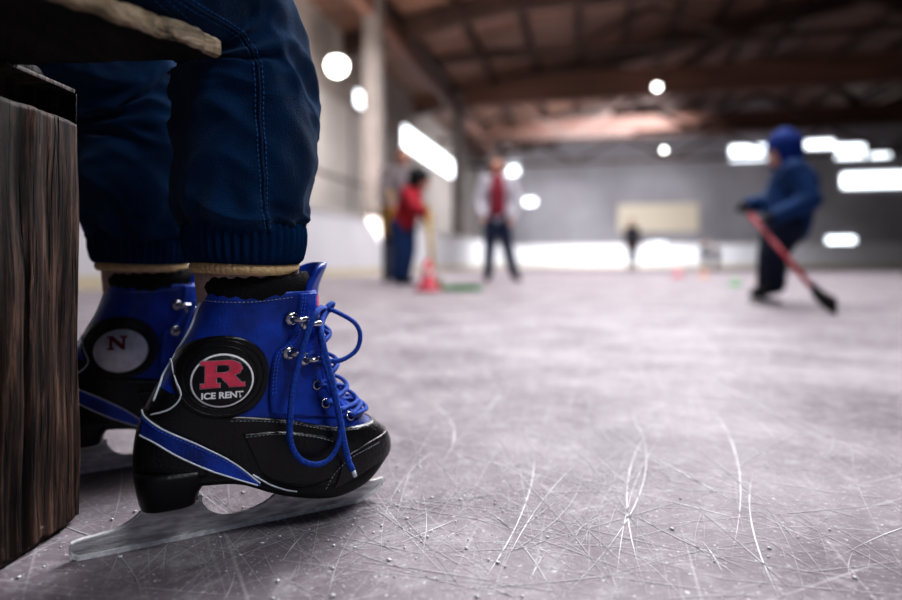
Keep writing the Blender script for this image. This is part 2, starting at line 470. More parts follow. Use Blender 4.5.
    def hook(x,z,side,k=1.45):
        p=S(x,z,.0025,side);n=(S(x,z,1,side)-S(x,z,0,side)).normalized()
        fw=Vector((1,0,0));fw=(fw-n*fw.dot(n)).normalized()
        V=[];F=[]
        path=[p-n*.001,p,p+n*.0010*k,p+n*.0018*k,p+n*.0022*k];tube_data(path,[.0044*k,.0044*k,.0040*k,.0028*k,.0008],16,V=V,F=F)
        h=[p+n*.001,p+n*.004*k-fw*.0005,p+n*.0065*k+fw*.0020*k,p+n*.0065*k+fw*.0050*k,p+n*.0052*k+fw*.0068*k]
        tube_data(catmull(h,5),.0019*k,8,V=V,F=F)
        return mk('lace_hook',V,F,M['chrome'],root)
    for side in (-1,1):
        for (x,z) in ((.160,.190),(.173,.185),(.158,.160),(.172,.153)): hook(x,z,side)
    def eyelet(x,z,side):
        c=S(x,z,.003,side);n=(S(x,z,1,side)-S(x,z,0,side)).normalized()
        u=n.orthogonal().normalized();w=n.cross(u)
        V,F=tube_data([c+(u*math.cos(a)+w*math.sin(a))*.0036 for a in [2*pi*i/20 for i in range(20)]],.0012,8,closed=True)
        mk('eyelet',V,F,M['chrome'],root)
    for side in (-1,1):
        for (x,z) in ((.184,.128),(.192,.110),(.205,.101),(.216,.094)):eyelet(x,z,side)
    def lc(pts,r=.0027): return tube('lace',catmull(pts,8),r,M['lace'],root,8,squash=.75)
    rowsL=[(.173,.187),(.172,.155),(.184,.128),(.192,.110),(.205,.101),(.216,.094)]
    for (x,z),(x2,z2) in zip(rowsL,rowsL[1:]):
        for sd in (-1,1):
            a=S(x,z,.0055,sd);b=S(x2,z2,.005,-sd)
            zm=(z+z2)/2
            f1=Vector((interp(XF,zm+.006)+.0060,sd*.010,zm+.005+.003*sd));f2=Vector((interp(XF,zm-.004)+.0060,-sd*.010,zm-.004+.003*sd))
            lc([a,f1,f2,b],.0024)
    a=S(.216,.094,.005,-1);b=S(.216,.094,.005,1)
    lc([a,Vector((.236,-.010,.1005)),Vector((.236,.010,.1005)),b],.0024)
    kx,kz=.200,.196
    lc([Vector((kx,-.012,kz)),Vector((kx+.008,-.006,kz+.004)),Vector((kx+.009,.004,kz-.002)),Vector((kx+.004,.010,kz-.003)),Vector((kx+.001,0,kz-.004)),Vector((kx+.005,-.010,kz-.002))],.0032)
    lc([(kx,-.010,kz),(.184,-.040,.197),(.174,-.048,.183),(.166,-.051,.162),(.158,-.054,.135),(.1545,-.056,.105),(.155,-.057,.086),(.163,-.057,.071),(.177,-.056,.064),(.190,-.055,.067),(.199,-.053,.080),(.200,-.051,.098),(.195,-.047,.125),(.187,-.041,.160),(.192,-.024,.182),(kx+.003,-.008,kz-.002)],.0031)
    lc([(kx,-.010,kz),(.189,-.032,.182),(.188,-.042,.165),(.194,-.047,.135),(.199,-.052,.105),(.203,-.054,.080),(.207,-.055,.062),(.211,-.055,.053)],.0029)
    lc([(kx+.002,-.008,kz),(.212,-.016,.191),(.225,-.022,.182),(.230,-.024,.170),(.226,-.024,.156),(.211,-.026,.148),(.194,-.030,.149),(.177,-.037,.152)],.0029)
    lc([(kx+.002,.008,kz),(.206,.035,.185),(.204,.044,.15),(.206,.048,.11),(.214,.050,.085)])
    tube('aglet',[Vector((.211,-.055,.054)),Vector((.2135,-.055,.047))],.0020,M['white'],root)
    bx,bz=.1035,.1410
    O=S(bx,bz,.0032);ex=(S(bx+.012,bz,.003)-S(bx-.012,bz,.003)).normalized();ez=(S(bx,bz+.012,.003)-S(bx,bz-.012,.003));ez=(ez-ex*ez.dot(ex)).normalized();n=ex.cross(ez)
    if n.y>0:n=-n
    KX,KZ=1.03,.95
    def disc(name,rad,h,m,par):
        rings=[]
        for rr,hh in ((rad,-.003),(rad,h-.0004),(rad-.0005,h),(.0005,h)):
            rings.append([O+ex*math.cos(a)*rr*KX+ez*math.sin(a)*rr*.97*KZ+n*hh for a in [2*pi*i/64 for i in range(64)]])
        V,F=loft(rings);return mk(name,V,F,m,par)
    def place(me,m,name,par,sx,sy,ox,oy,h):
        for v in me.vertices:
            v.co=O+ex*(v.co.x*sx+ox)*KX+ez*(v.co.y*sy+oy)*KZ+n*(h+v.co.z)
        me.materials.clear();me.materials.append(m);o=bpy.data.objects.new(name,me);COL.objects.link(o);o.parent=par;return o
    if variant=='R':
        bd=disc('badge',.0243,.0006,M['whiteprint'],root);bd['label']='round black badge with white ring and red letter'
        disc('badge_face',.0228,.0009,M['black'],bd)
        me=curve_mesh([[(x*.033,y*.0235) for x,y in s] for s in RP],bevel=.0006)
        for v in me.vertices:v.co.z=0
        place(me,M['whiteprint'],'letter_outline',bd,1,1,-.0165,-.0058,.0011)
        me=curve_mesh([[(x*.033,y*.0235) for x,y in s] for s in RP])
        place(me,M['red'],'letter',bd,1,1,-.0165,-.0058,.0014)
        tx=bpy.data.curves.new('t','FONT');tx.body='ICE RENT';tx.size=.0076;tx.offset=.00034;tx.align_x='CENTER'
        me=conv(tx);place(me,M['whiteprint'],'lettering',bd,1,1,0,-.0152,.0012)
    else:
        bd=disc('badge',.0262,.0006,M['silver'],root);bd['label']='round silver badge with a maroon letter'
        me=curve_mesh([[(x*.018,y*.015) for x,y in s] for s in NP],bevel=.0006)
        for v in me.vertices:v.co.z=0
        place(me,M['maroon'],'letter',bd,1,1,-.0125,.0020,.0010)
    return root

A1=math.radians(29.5)
sk1=build_skate('blue and black rental ice skate with round red-lettered badge',(-.299,.484,0),A1,'R')
A2=math.radians(33)
O2=(-.475,.646,0)
sk2=build_skate('blue and black rental ice skate with silver badge beside post',O2,A2,'N')

# ------------------------------------------------------------------ seated child
KO=Vector((-.36,.22,0))
kid=empty('person','person in navy sweatpants and ice skates sitting on bench','person',KO)
def frame(o,a):
    ox,oy=o[0],o[1];c,s=math.cos(a),math.sin(a)
    return lambda x,y,z: Vector((ox+c*x-s*y,oy+s*x+c*y,z))-KO
def ankle(o,a): return Vector((o[0]+.129*math.cos(a),o[1]+.129*math.sin(a)))
def legframe(o,a,yaw):
    k=ankle(o,a);return frame((k.x-.129*math.cos(yaw),k.y-.129*math.sin(yaw)),yaw)
Y1=math.radians(64);Y2=math.radians(66)
fr1=legframe((-.299,.484),A1,Y1);fr2=legframe(O2,A2,Y2)
LEG=[(.129,.268,.0505),(.1285,.273,.0550),(.128,.290,.0590),(.128,.325,.0620),(.129,.36,.0640),(.131,.388,.0645),(.130,.415,.062),(.120,.440,.058),(.098,.462,.058),(.05,.474,.060),(.0,.482,.063),(-.07,.488,.067),(-.13,.49,.072),(-.19,.49,.075)]
LEG2=[(.129,.268,.054),(.1285,.273,.060),(.128,.292,.0660),(.128,.325,.0690),(.127,.36,.0700),(.125,.388,.070),(.118,.415,.070),(.105,.440,.068),(.078,.458,.066),(.03,.470,.066),(-.02,.478,.067),(-.09,.486,.069),(-.14,.49,.072),(-.19,.49,.075)]
def leg_surface(fr,seed,T):
    cs=catmull([(a,0,b) for a,b,c in T],12);rs=catmull([(c,0,0) for a,b,c in T],12)
    n=len(cs);NS=140;rings=[]
    def rid(x): return 1-abs(x)*2
    def pt(i,th,extra=0):
        p=cs[i];t=(cs[min(i+1,n-1)]-cs[max(i-1,0)]).normalized()
        pv=Vector((t.z,0,-t.x))
        r=rs[i].x
        c,s=math.cos(th),math.sin(th)
        v=i/n
        d=.0060*noise.noise(Vector((c*1.3+seed,s*1.3,v*5.0)))
        d+=.0052*rid(noise.noise(Vector((c*1.5+seed,s*1.5+v*3,v*10+c*1.2))))-.0026
        d+=.0020*rid(noise.noise(Vector((c*2.4+seed*2,s*2.4,v*21-s*1.4))))-.0010
        cu=math.exp(-((p.z-.288)/.014)**2) if v<.4 else 0
        d+=cu*.0028*math.sin(th*11+seed+2*noise.noise(Vector((c,s,seed))))
        kn=math.exp(-((v-.50)/.10)**2)*max(0,-c+.2)
        d+=kn*.0045*math.sin(v*75+s*2.0)
        e=ss(0,.04,v)
        r2=r+d*e+extra
        return fr(p.x+pv.x*c*r2, -s*r2*.95, p.z+pv.z*c*r2)
    for i in range(n):
        rings.append([pt(i,2*pi*k/NS) for k in range(NS)])
    return rings,pt,n
V=[];F=[]
for fr,sd,T in ((fr1,3.1,LEG),(fr2,8.7,LEG2)):
    rings,pt,n=leg_surface(fr,sd,T)
    v,f=loft(rings);b=len(V);V+=v;F+=[tuple(i+b for i in q) for q in f]
    if sd==3.1: pt1,n1=pt,n
h1=fr1(-.19,0,.50);h2=fr2(-.19,0,.50);mid=(h1+h2)/2
for a_,b_,r_ in ((h1,h2,.080),(mid+Vector((-.01,-.02,.0)),mid+Vector((-.01,-.02,.10)),.09)):
    capsule_data(a_,r_,b_,r_,V,F,24)
tr=mk('trousers',V,F,M['navy'],kid);tr['label']='navy cotton sweatpants with ribbed cuffs'
V2=[];F2=[]
def seam(thf,i0,i1):
    pth=[pt1(i,thf(i),.0006) for i in range(i0,i1,2)]
    tube('seam',pth,.0012,M['navy'],tr,6)
    for dth in (-.05,.05):
        stitches(V2,F2,[pt1(i,thf(i)+dth,.0004) for i in range(i0,i1)],step=.0042,ln=.0028,r=.0006)
q0=pi/2+(Y1-A1)
seam(lambda i: q0-.20+ .42*(i/110),3,118)
seam(lambda i: q0+.75- .008*(i-70),70,118)
o=mk('seam_stitching',V2,F2,M['seam'],tr);o['kind']='stuff'
for fr,ck in ((fr1,1),(fr2,1.05)):
    rings=[]
    for z,r in ((.2735,.0490),(.2745,.0525),(.271,.0540),(.264,.0548),(.256,.0545),(.248,.0530),(.242,.0512),(.2385,.0490),(.241,.0465),(.262,.045)):
        ring=[]
        for k in range(480):
            th=2*pi*k/480;rr=(r+(.0032*(abs(math.sin(th*22))-.6) if r>.0495 else 0))*ck
            ring.append(fr(.129+rr*math.cos(th),-rr*.96*math.sin(th),z+.0012*math.sin(2*th+1)))
        rings.append(ring)
    v,f=loft(rings,False,False);c_=mk('cuff',v,f,M['cuff'],tr);c_['label']='ribbed navy knit cuff'
    rings=[]
    for z,r in ((.246,.044),(.238,.0475),(.2355,.0485),(.232,.0480),(.2295,.0455)):
        rings.append([fr(.129+(r*ck+.0004*math.sin(t*60))*math.cos(t),-r*ck*.96*math.sin(t),z+.0012*math.sin(2*t+1)) for t in [2*pi*k/320 for k in range(320)]])
    v,f=loft(rings,False,False);mk('cuff_lining',v,f,M['cream'],tr)
sockm=mat('sock_knit',(.60,.45,.40),.9,bump=.8,bscale=500,var=.2,vscale=100)
for fr in (frame((-.299,.484),A1),frame(O2,A2)):
    rings=[]
    for z,r in ((.245,.0445),(.232,.0448),(.22,.044),(.20,.042),(.17,.038)):
        rings.append([fr(.131+r*math.cos(t)*1.02,-r*.80*math.sin(t),z) for t in [2*pi*k/160 for k in range(160)]])
    v,f=loft(rings);mk('sock',v,f,sockm,kid)
segs=[]
for fr,T in ((fr1,LEG),(fr2,LEG2)):
    segs.append((fr(.129,0,.19),.032,fr(.129,0,.27),.038))
    for a,b in zip(T[1:],T[2:]): segs.append((fr(a[0],0,a[1]),a[2]*.66,fr(b[0],0,b[1]),b[2]*.66))
    segs.append((fr(-.19,0,.49),.05,mid,.055))
FD=Vector((math.cos(math.radians(65)),math.sin(math.radians(65)),0));ux=Vector((FD.y,-FD.x,0))
ch=mid+Vector((-.0,-.01,.30));nk=mid+Vector((0,.0,.44));hd=mid+FD*.02+Vector((0,0,.54))
segs+=[(mid,.080,ch,.080),(ch,.07,nk,.035),(nk,.035,hd,.04),(hd,.085,hd+Vector((.0,0,.05)),.085),(hd+FD*.09,.012,hd+FD*.095-Vector((0,0,.012)),.012)]
hands=[]
for s_,kn in ((1,fr1(-.05,0,.565)),(-1,fr2(-.05,0,.565))):
    sh=ch+ux*s_*.12+Vector((0,0,.06));el=sh+ux*s_*.04-FD*.02+Vector((0,0,-.17))
    w_=kn-FD*.055+Vector((0,0,.015))
    segs+=[(ch+Vector((0,0,.06)),.05,sh,.045),(sh,.04,el,.033),(el,.033,w_,.024),(w_,.022,kn,.024)]
    for q in range(4):
        b0=kn+ux*(q-1.5)*.013
        segs+=[(b0,.008,b0+FD*(.026-.003*abs(q-1.4)),.0075),(b0+FD*(.026-.003*abs(q-1.4)),.0075,b0+FD*.042+Vector((0,0,-.012)),.0065)]
    segs+=[(w_+FD*.01,.010,kn-ux*s_*.035,.008)]
    hands.append((sh,el,w_))
fuse('body',segs,.006,M['skin'],kid)
js=[(mid+Vector((0,0,.06)),.10,ch,.095),(ch,.095,nk-Vector((0,0,.03)),.055)]
for sh,el,w_ in hands: js+=[(ch+Vector((0,0,.06)),.07,sh,.06),(sh,.055,el,.046),(el,.046,w_,.034)]
fuse('jacket',js,.012,M['shirt'],kid)
fuse('hair',[(hd-FD*.025+Vector((0,0,.05)),.092,hd-FD*.03+Vector((0,0,.02)),.090)],.01,mat('brown_hair',(.05,.03,.02),.7,bump=1),kid)

# ------------------------------------------------------------------ bench
BL=Vector((-.40,.45,0))
bench=empty('bench','dark weathered wooden bench with rough post and chipped seat','bench',BL)
def rough_box(name,x0,x1,y0,y1,z0,z1,fn,m,parent,res,amp,bot=0,seed=0,notch=None):
    bm=bmesh.new();bmesh.ops.create_cube(bm,size=1)
    bmesh.ops.scale(bm,vec=(x1-x0,y1-y0,z1-z0),verts=bm.verts);bmesh.ops.translate(bm,vec=((x0+x1)/2,(y0+y1)/2,(z0+z1)/2),verts=bm.verts)
    bmesh.ops.bevel(bm,geom=list(bm.edges),offset=.004,segments=2,affect='EDGES')
    for ax,(a,b) in enumerate(((x0,x1),(y0,y1),(z0,z1))):
        k=int((b-a)/res)
        for i in range(1,k):
            v=[0,0,0];v[ax]=a+(b-a)*i/k;nn=[0,0,0];nn[ax]=1
            bmesh.ops.bisect_plane(bm,geom=list(bm.verts)+list(bm.edges)+list(bm.faces),plane_co=v,plane_no=nn)
    for v in bm.verts:
        c=v.co.copy();g=noise.noise(Vector((c.x*90+seed,c.y*90,c.z*5)))*amp+noise.noise(Vector((c.x*18+seed,c.y*18,c.z*9)))*amp*1.4
        cr_=noise.noise(Vector((c.x*140+seed,c.y*140,c.z*3.5)))
        if cr_>.30: g-=(cr_-.30)*amp*7
        fx=min(1,min(abs(c.x-x0),abs(c.x-x1))/.01);fy=min(1,min(abs(c.y-y0),abs(c.y-y1))/.01)
        if fx<.3:v.co.x+=math.copysign(1,c.x-(x0+x1)/2)*g
        if fy<.3:v.co.y+=math.copysign(1,c.y-(y0+y1)/2)*g*1.6
        if bot and c.z<z0+.012: v.co.z=max(z0,c.z+ abs(noise.noise(Vector((c.x*70,c.y*70,seed))))*bot)
        if notch and c.z>notch:
            k_=ss(notch,notch+.006,c.z)*.030
            if fx<.3 and c.x>(x0+x1)/2: v.co.x-=k_
    for v in bm.verts:v.co=fn(v.co)
    me=bpy.data.meshes.new(name);bm.to_mesh(me);bm.free();me.materials.append(m)
    for p in me.polygons:p.use_smooth=True
    o=bpy.data.objects.new(name,me);COL.objects.link(o);o.parent=parent;return o
ca,sa=math.cos(math.radians(-2)),math.sin(math.radians(-2))
def bfn(c):
    return Vector((-.343+c.x*ca-c.y*sa,.559+c.x*sa+c.y*ca,c.z))-BL
rough_box('post',-.115,0,-.28,0,.0005,.3995,bfn,M['post'],bench,.003,.0026,.008,2,notch=.368)
def bfn2(c): return bfn(c)+Vector((-.40,-.02,0))
rough_box('post',-.10,0,-.20,0,.0005,.399,bfn2,M['post'],bench,.012,.002,.006,4)
SP=[(-.176,.474),(-.250,.355),(-.282,.300),(-.30,.24),(-.86,.27),(-.80,.575),(-.38,.565),(-.352,.489)]
def plank():
    out=[];L=len(SP);seg=[]
    for i in range(L):
        a=Vector(SP[i]);b=Vector(SP[(i+1)%L]);n=max(2,int((b-a).length/.003))
        nn=Vector(((b-a).y,-(b-a).x)).normalized()
        for k in range(n):
            p=a.lerp(b,k/n)
            g=noise.noise(Vector((p.x*45,p.y*45,0)))*.0045+noise.noise(Vector((p.x*160,p.y*160,3)))*.0025
            out.append(p-nn*g*(1 if i<2 else .3));seg.append(i)
    rings=[]
    cen=Vector((-.5,.42))
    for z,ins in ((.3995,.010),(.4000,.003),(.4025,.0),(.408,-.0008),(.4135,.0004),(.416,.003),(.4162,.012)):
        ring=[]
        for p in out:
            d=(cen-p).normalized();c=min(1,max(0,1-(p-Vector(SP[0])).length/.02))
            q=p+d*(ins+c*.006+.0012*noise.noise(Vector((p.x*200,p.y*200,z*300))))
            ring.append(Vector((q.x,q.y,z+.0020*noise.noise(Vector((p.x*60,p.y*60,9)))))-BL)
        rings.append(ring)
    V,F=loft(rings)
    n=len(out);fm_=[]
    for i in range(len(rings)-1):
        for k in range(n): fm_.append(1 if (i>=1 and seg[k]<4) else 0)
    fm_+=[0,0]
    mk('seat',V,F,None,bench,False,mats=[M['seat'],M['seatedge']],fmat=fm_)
plank()

# ------------------------------------------------------------------ room frame
CR,SR=.9759,.2183
def R(r,f,z): return Vector((r*CR+f*SR,-r*SR+f*CR,z))
def rbox(name,r0,r1,f0,f1,z0,z1,m,kind='structure',label=None,cat=None,group=None):
    V=[R(r,f,z) for z in (z0,z1) for f in (f0,f1) for r in (r0,r1)]
    F=[(0,1,3,2),(4,6,7,5),(0,4,5,1),(2,3,7,6),(0,2,6,4),(1,5,7,3)]
    o=mk(name,V,F,m,None,False)
    if kind:o['kind']=kind
    if label:tag(o,label,cat,group)
    return o
def beam(name,p,q,w,h,m):
    p=Vector(p);q=Vector(q);t=(q-p).normalized();s=t.cross(Vector((0,0,1))).normalized()*w/2;u=s.cross(t).normalized()*h/2
    V=[x+a*s+b*u for x in (p,q) for a,b in ((-1,-1),(1,-1),(1,1),(-1,1))]
    F=[(0,1,2,3),(4,7,6,5)]+[(i,(i+1)%4,4+(i+1)%4,4+i) for i in range(4)]
    o=mk(name,V,F,m,None,False);o['kind']='structure';return o
LW,RW,FW,NB=-6.34,24,36,-3
M['wallw']=mat('left_wall_paint',(.34,.31,.29),.8,var=.25,vscale=.6)
M['tarp']=mat('white_tarpaulin',(.50,.48,.46),.6,var=.18,vscale=.8,bump=.3,bscale=2)
M['farw']=mat('far_wall_haze_tint',(.40,.385,.41),.85,var=.35,vscale=.25)  # wall colour lightened and greyed to stand for distant haze
M['roof']=wood('roof_planks',(.10,.058,.045),(.22,.135,.105),(.40,.27,.22),.5,(.15,3,.15),lo=.5)
M['glulam']=mat('glulam_timber',(.16,.085,.066),.6,var=.45,vscale=1.2,stretch=(.3,.3,3))
M['dglulam']=mat('dark_rafter_timber',(.06,.036,.029),.6,var=.45,vscale=1.2)
M['board']=mat('white_rink_board',(.56,.56,.58),.4,var=.08,vscale=1.0)
M['pane']=mat('window_glow',(.8,.9,1),.5,emit=(.88,.95,1),estr=2.6)
M['lampg']=mat('lamp_glow',(.9,1,.95),.5,emit=(1,1,.97),estr=8)
M['yellow']=mat('pale_kickplate',(.50,.45,.33),.5)
M['grey']=mat('grey_column',(.17,.155,.15),.7,var=.2,vscale=2)

def ice():
    m=bpy.data.materials.new('rink_ice');m.use_nodes=True;nt=m.node_tree;N=nt.nodes;L=nt.links;b=N['Principled BSDF']
    tc=N.new('ShaderNodeTexCoord')
    def nz(scale,det,st=(1,1,1),rough=.5,dist=0):
        mp=N.new('ShaderNodeMapping');mp.inputs['Scale'].default_value=st;L.new(tc.outputs['Object'],mp.inputs[0])
        n=N.new('ShaderNodeTexNoise');n.inputs['Scale'].default_value=scale;n.inputs['Detail'].default_value=det;n.inputs['Roughness'].default_value=rough;n.inputs['Distortion'].default_value=dist;L.new(mp.outputs[0],n.inputs['Vector']);return n.outputs['Fac']
    def ramp(f,a,b_,c1,c2):
        r=N.new('ShaderNodeValToRGB');r.color_ramp.elements[0].position=a;r.color_ramp.elements[1].position=b_
        r.color_ramp.elements[0].color=(*c1,1);r.color_ramp.elements[1].color=(*c2,1);L.new(f,r.inputs[0]);return r.outputs[0]
    def mixc(base,fac,k,c):
        a=N.new('ShaderNodeMixRGB');a.inputs[2].default_value=(*c,1);L.new(base,a.inputs[1])
        mm=N.new('ShaderNodeMath');mm.operation='MULTIPLY';mm.inputs[1].default_value=k;L.new(fac,mm.inputs[0]);L.new(mm.outputs[0],a.inputs[0]);return a.outputs[0]
    c=ramp(nz(3.6,9,rough=.65),.36,.66,(.165,.140,.158),(.36,.328,.345))
    c=mixc(c,ramp(nz(30,10,rough=.75),.50,.70,(0,0,0),(1,1,1)),.50,(.56,.535,.555))
    for rz,st in ((.25,(190,3.2,1)),(-.5,(160,2.8,1)),(1.15,(180,3.5,1))):
        mp=N.new('ShaderNodeMapping');mp.inputs['Rotation'].default_value=(0,0,rz);L.new(tc.outputs['Object'],mp.inputs[0])
        m2=N.new('ShaderNodeMapping');m2.inputs['Scale'].default_value=st;L.new(mp.outputs[0],m2.inputs[0])
        n=N.new('ShaderNodeTexNoise');n.inputs['Scale'].default_value=1;n.inputs['Detail'].default_value=4;n.inputs['Distortion'].default_value=.35;L.new(m2.outputs[0],n.inputs['Vector'])
        c=mixc(c,ramp(n.outputs['Fac'],.63,.71,(0,0,0),(1,1,1)),.26,(.66,.63,.65))
    c=mixc(c,ramp(nz(230,6),.61,.75,(0,0,0),(1,1,1)),.8,(.84,.83,.85))
    L.new(c,b.inputs['Base Color'])
    rr=N.new('ShaderNodeMapRange');rr.inputs['To Min'].default_value=.42;rr.inputs['To Max'].default_value=.68;L.new(nz(9,6),rr.inputs['Value']);L.new(rr.outputs[0],b.inputs['Roughness'])
    bp=N.new('ShaderNodeBump');bp.inputs['Strength'].default_value=.5;bp.inputs['Distance'].default_value=.0018;L.new(nz(120,8,rough=.65),bp.inputs['Height']);L.new(bp.outputs[0],b.inputs['Normal'])
    b.inputs['IOR'].default_value=1.33
    return m
M['ice']=ice()
M['scr']=mat('skate_scratch_frost',(.76,.74,.76),.7)
M['scr2']=mat('faint_scratch_frost',(.48,.455,.475),.6)
V=[R(LW,NB,0),R(RW,NB,0),R(RW,FW,0),R(LW,FW,0)];F=[(0,1,2,3)];fm=[0]
rs=random.Random(23)
def ribbon(x,y,ang,curv,ln,w,mi,dc=0):
    n=max(8,int(ln/.03));a=ang;px_,py_=x,y;pts=[]
    for i in range(n+1):
        pts.append((px_,py_,a));px_+=math.cos(a)*ln/n;py_+=math.sin(a)*ln/n;a+=(curv+dc*i/n)*ln/n
    b=len(V)
    for i,(u,v,a) in enumerate(pts):
        ww=w*min(1,3*i/n,3*(n-i)/n)/2+.00003
        ww*=.4+1.2*rs.random()
        V.append(Vector((u-math.sin(a)*ww,v+math.cos(a)*ww,.0005)));V.append(Vector((u+math.sin(a)*ww,v-math.cos(a)*ww,.0005)))
    for i in range(n):
        F.append((b+2*i,b+2*i+1,b+2*i+3,b+2*i+2));fm.append(mi)
for i in range(1700):
    y=.42+(rs.random()**1.9)*5;x=(-.55+1.45*rs.random())*y*1.1
    if x<-.30 and y<.9: continue
    ang=rs.gauss(pi/2+ (-.15 if rs.random()<.6 else .8),.6);ln=(.05+rs.random()**1.7*.6)*(.6+.5*y);cv=rs.gauss(0,.34)/ln
    w=(.0003+.0008*rs.random()**3)*(.6+.5*y)
    ribbon(x,y,ang,cv,ln,w,1 if rs.random()<.17 else 2,rs.gauss(0,.4))
for p,q,c in (((440,465),(408,395),2.2),((650,600),(655,430),-.9),((560,600),(612,400),1.0),((500,575),(590,455),-.8),((730,560),(700,400),.6),((850,560),(600,420),-.5),((395,545),(455,520),.6),((870,470),(600,340),.3),((470,600),(530,450),.9),((780,600),(760,470),-1.1)):
    def G(a): d=.24*601/(a[1]-262);return (a[0]-451)/601*d,d
    (x0,y0),(x1,y1)=G(p),G(q);dx,dy=x1-x0,y1-y0;l=math.hypot(dx,dy);ang=math.atan2(dy,dx)
    ribbon(x0,y0,ang-c*l/2,c,l,.0014*(.6+.4*y0),1)
fl=mk('floor',V,F,None,None,False,mats=[M['ice'],M['scr'],M['scr2']],fmat=fm);fl['kind']='structure'
V=[];F=[]
for i in range(1500):
    if i<700: y=.45+.35*rs.random();x=-.33+.42*rs.random()
    else: y=.42+1.6*rs.random()**1.5;x=(-.3+1.1*rs.random())*y
    r=.0003+.0019*rs.random()**5
    b=len(V);c=Vector((x,y,r*.4+.0003))
    for d in ((1,0,0),(0,1,0),(-1,0,0),(0,-1,0),(0,0,.5),(0,0,-.4)):V.append(c+Vector(d)*r*(.6+.8*rs.random()))
    F+=[(b,b+1,b+4),(b+1,b+2,b+4),(b+2,b+3,b+4),(b+3,b,b+4),(b+1,b,b+5),(b+2,b+1,b+5),(b+3,b+2,b+5),(b,b+3,b+5)]
cr=mk('ice_crumbs',V,F,mat('ice_crumb',(.95,.95,.97),.4),None);tag(cr,'scattered white ice shavings lying on the rink','ice shavings',kind='stuff')

rbox('wall_left',LW-.2,LW,NB,FW,0,6.4,M['wallw'])
rbox('wall_far',LW,RW,FW,FW+.2,0,10,M['farw'])
rbox('wall_right',RW,RW+.2,NB,FW,0,6.4,M['farw'])
mr=(LW+RW)/2;RZ=9.2;E=6.35
for i,(ra,rb,za,zb) in enumerate(((LW-.2,mr,E,RZ),(mr,RW+.2,RZ,E))):
    V=[R(ra,NB,za),R(rb,NB,zb),R(rb,FW,zb),R(ra,FW,za)];V+=[v+Vector((0,0,.15)) for v in V]
    o=mk('ceiling',V,[(0,1,2,3),(4,7,6,5),(0,4,5,1),(2,6,7,3),(0,3,7,4),(1,5,6,2)],M['roof'],None,False);o['kind']='structure'
tn=1
def roofz(r): return E+(RZ-E)*(1-abs(r-mr)/(mr-LW))
for f in (8.5,15.2,22,29):
    for a,b in ((LW,mr),(mr,RW)):
        beam('trim_%d'%tn,R(a,f,roofz(a)-.3),R(b,f,roofz(b)-.3),.25,.55,M['dglulam']);tn+=1
    if f>20:
        beam('trim_%d'%tn,R(LW,f,6.1+.40),R(RW,f,6.1+.40),.35,.95,M['glulam']);tn+=1
    elif f>10:
        beam('trim_%d'%tn,R(LW,f,6.75),R(RW,f,6.75),.18,.3,M['dglulam']);tn+=1
    for a,b in ((LW+3,LW+6),(LW+9,LW+6),(LW+9,LW+12),(mr+3,mr+.5),(mr+3,mr+6),(mr+9,mr+6)):
        beam('trim_%d'%tn,R(a,f,6.7),R(b,f,roofz(b)-.3),.18,.26,M['dglulam']);tn+=1
for f in (18.5,25.5,32.5):
    zl=5.5 if f>20 else 6.6
    beam('trim_%d'%tn,R(LW,f,zl),R(RW,f,zl),.12,.16,M['dglulam']);tn+=1
    a=LW+1
    k=0
    while a<RW-2.5:
        b_=a+2.4
        z0,z1=(zl,min(zl+1.3,roofz(b_)-.2)) if k%2==0 else (min(zl+1.3,roofz(a)-.2),zl)
        beam('trim_%d'%tn,R(a,f,z0),R(b_,f,z1),.10,.14,M['dglulam']);tn+=1
        a+=2.4;k+=1
r=LW+1.6
while r<RW:
    if abs(r-mr)>.5:
        beam('trim_%d'%tn,R(r,NB,roofz(r)-.12),R(r,FW,roofz(r)-.12),.14,.24,M['dglulam']);tn+=1
    r+=1.5
for f in (5,12.4,21.5,30):
    rbox('trim_%d'%tn,-4.75,-4.4,f,f+.35,0,roofz(-4.6)-.2,M['grey']);tn+=1
beam('trim_%d'%tn,R(-4.6,NB,5.8),R(-4.6,FW,5.8),.25,.35,M['glulam']);tn+=1
rbox('trim_%d'%tn,LW,LW+.04,3,19.5,1.0,4.45,M['tarp']);tn+=1
rbox('trim_%d'%tn,LW+.04,LW+.07,3,19.5,2.4,2.47,M['grey']);tn+=1
for f in (9.5,12.5,15.5,18.5):
    rbox('trim_%d'%tn,LW+.04,LW+.07,f,f+.08,1.0,4.45,M['grey']);tn+=1
wn=1
for f0,f1,z0,z1 in ((16.0,18.2,4.70,5.10),(20.5,29.5,4.35,5.1)):
    rbox('window_%d'%wn,LW+.0,LW+.06,f0,f1,z0,z1,M['pane']);wn+=1
def farwin(px0,px1,py0,py1,m=None,sh=4):
    global wn
    if m is None: px0+=sh;px1-=sh;py0+=sh*.8;py1-=sh*.8
    k=((px0+px1)/2-451)/601;t=FW/(SR*k+CR)
    r=t*(k*CR-SR);w=(px1-px0)/601*t*(.9);z1=.24+(262-py0)*t/601;z0=.24+(262-py1)*t/601
    o=rbox('window_%d'%wn,r-w/2,r+w/2,FW-.08,FW-.01,z0,z1,m or M['pane']);wn+=1;return o
for a in ((726,772,143,163),(801,837,138,151),(832,868,142,161),(866,893,148,160),(838,920,170,190),(497,523,160,178),(520,540,196,208),(823,858,234,254),(645,670,240,258)):farwin(*a)  # some panes stand for fluorescent glare and the lowest two for bright doorways
farwin(615,700,204,232,mat('beige_panel',(.55,.49,.40),.7))  # beige sign panel on the far wall, no window
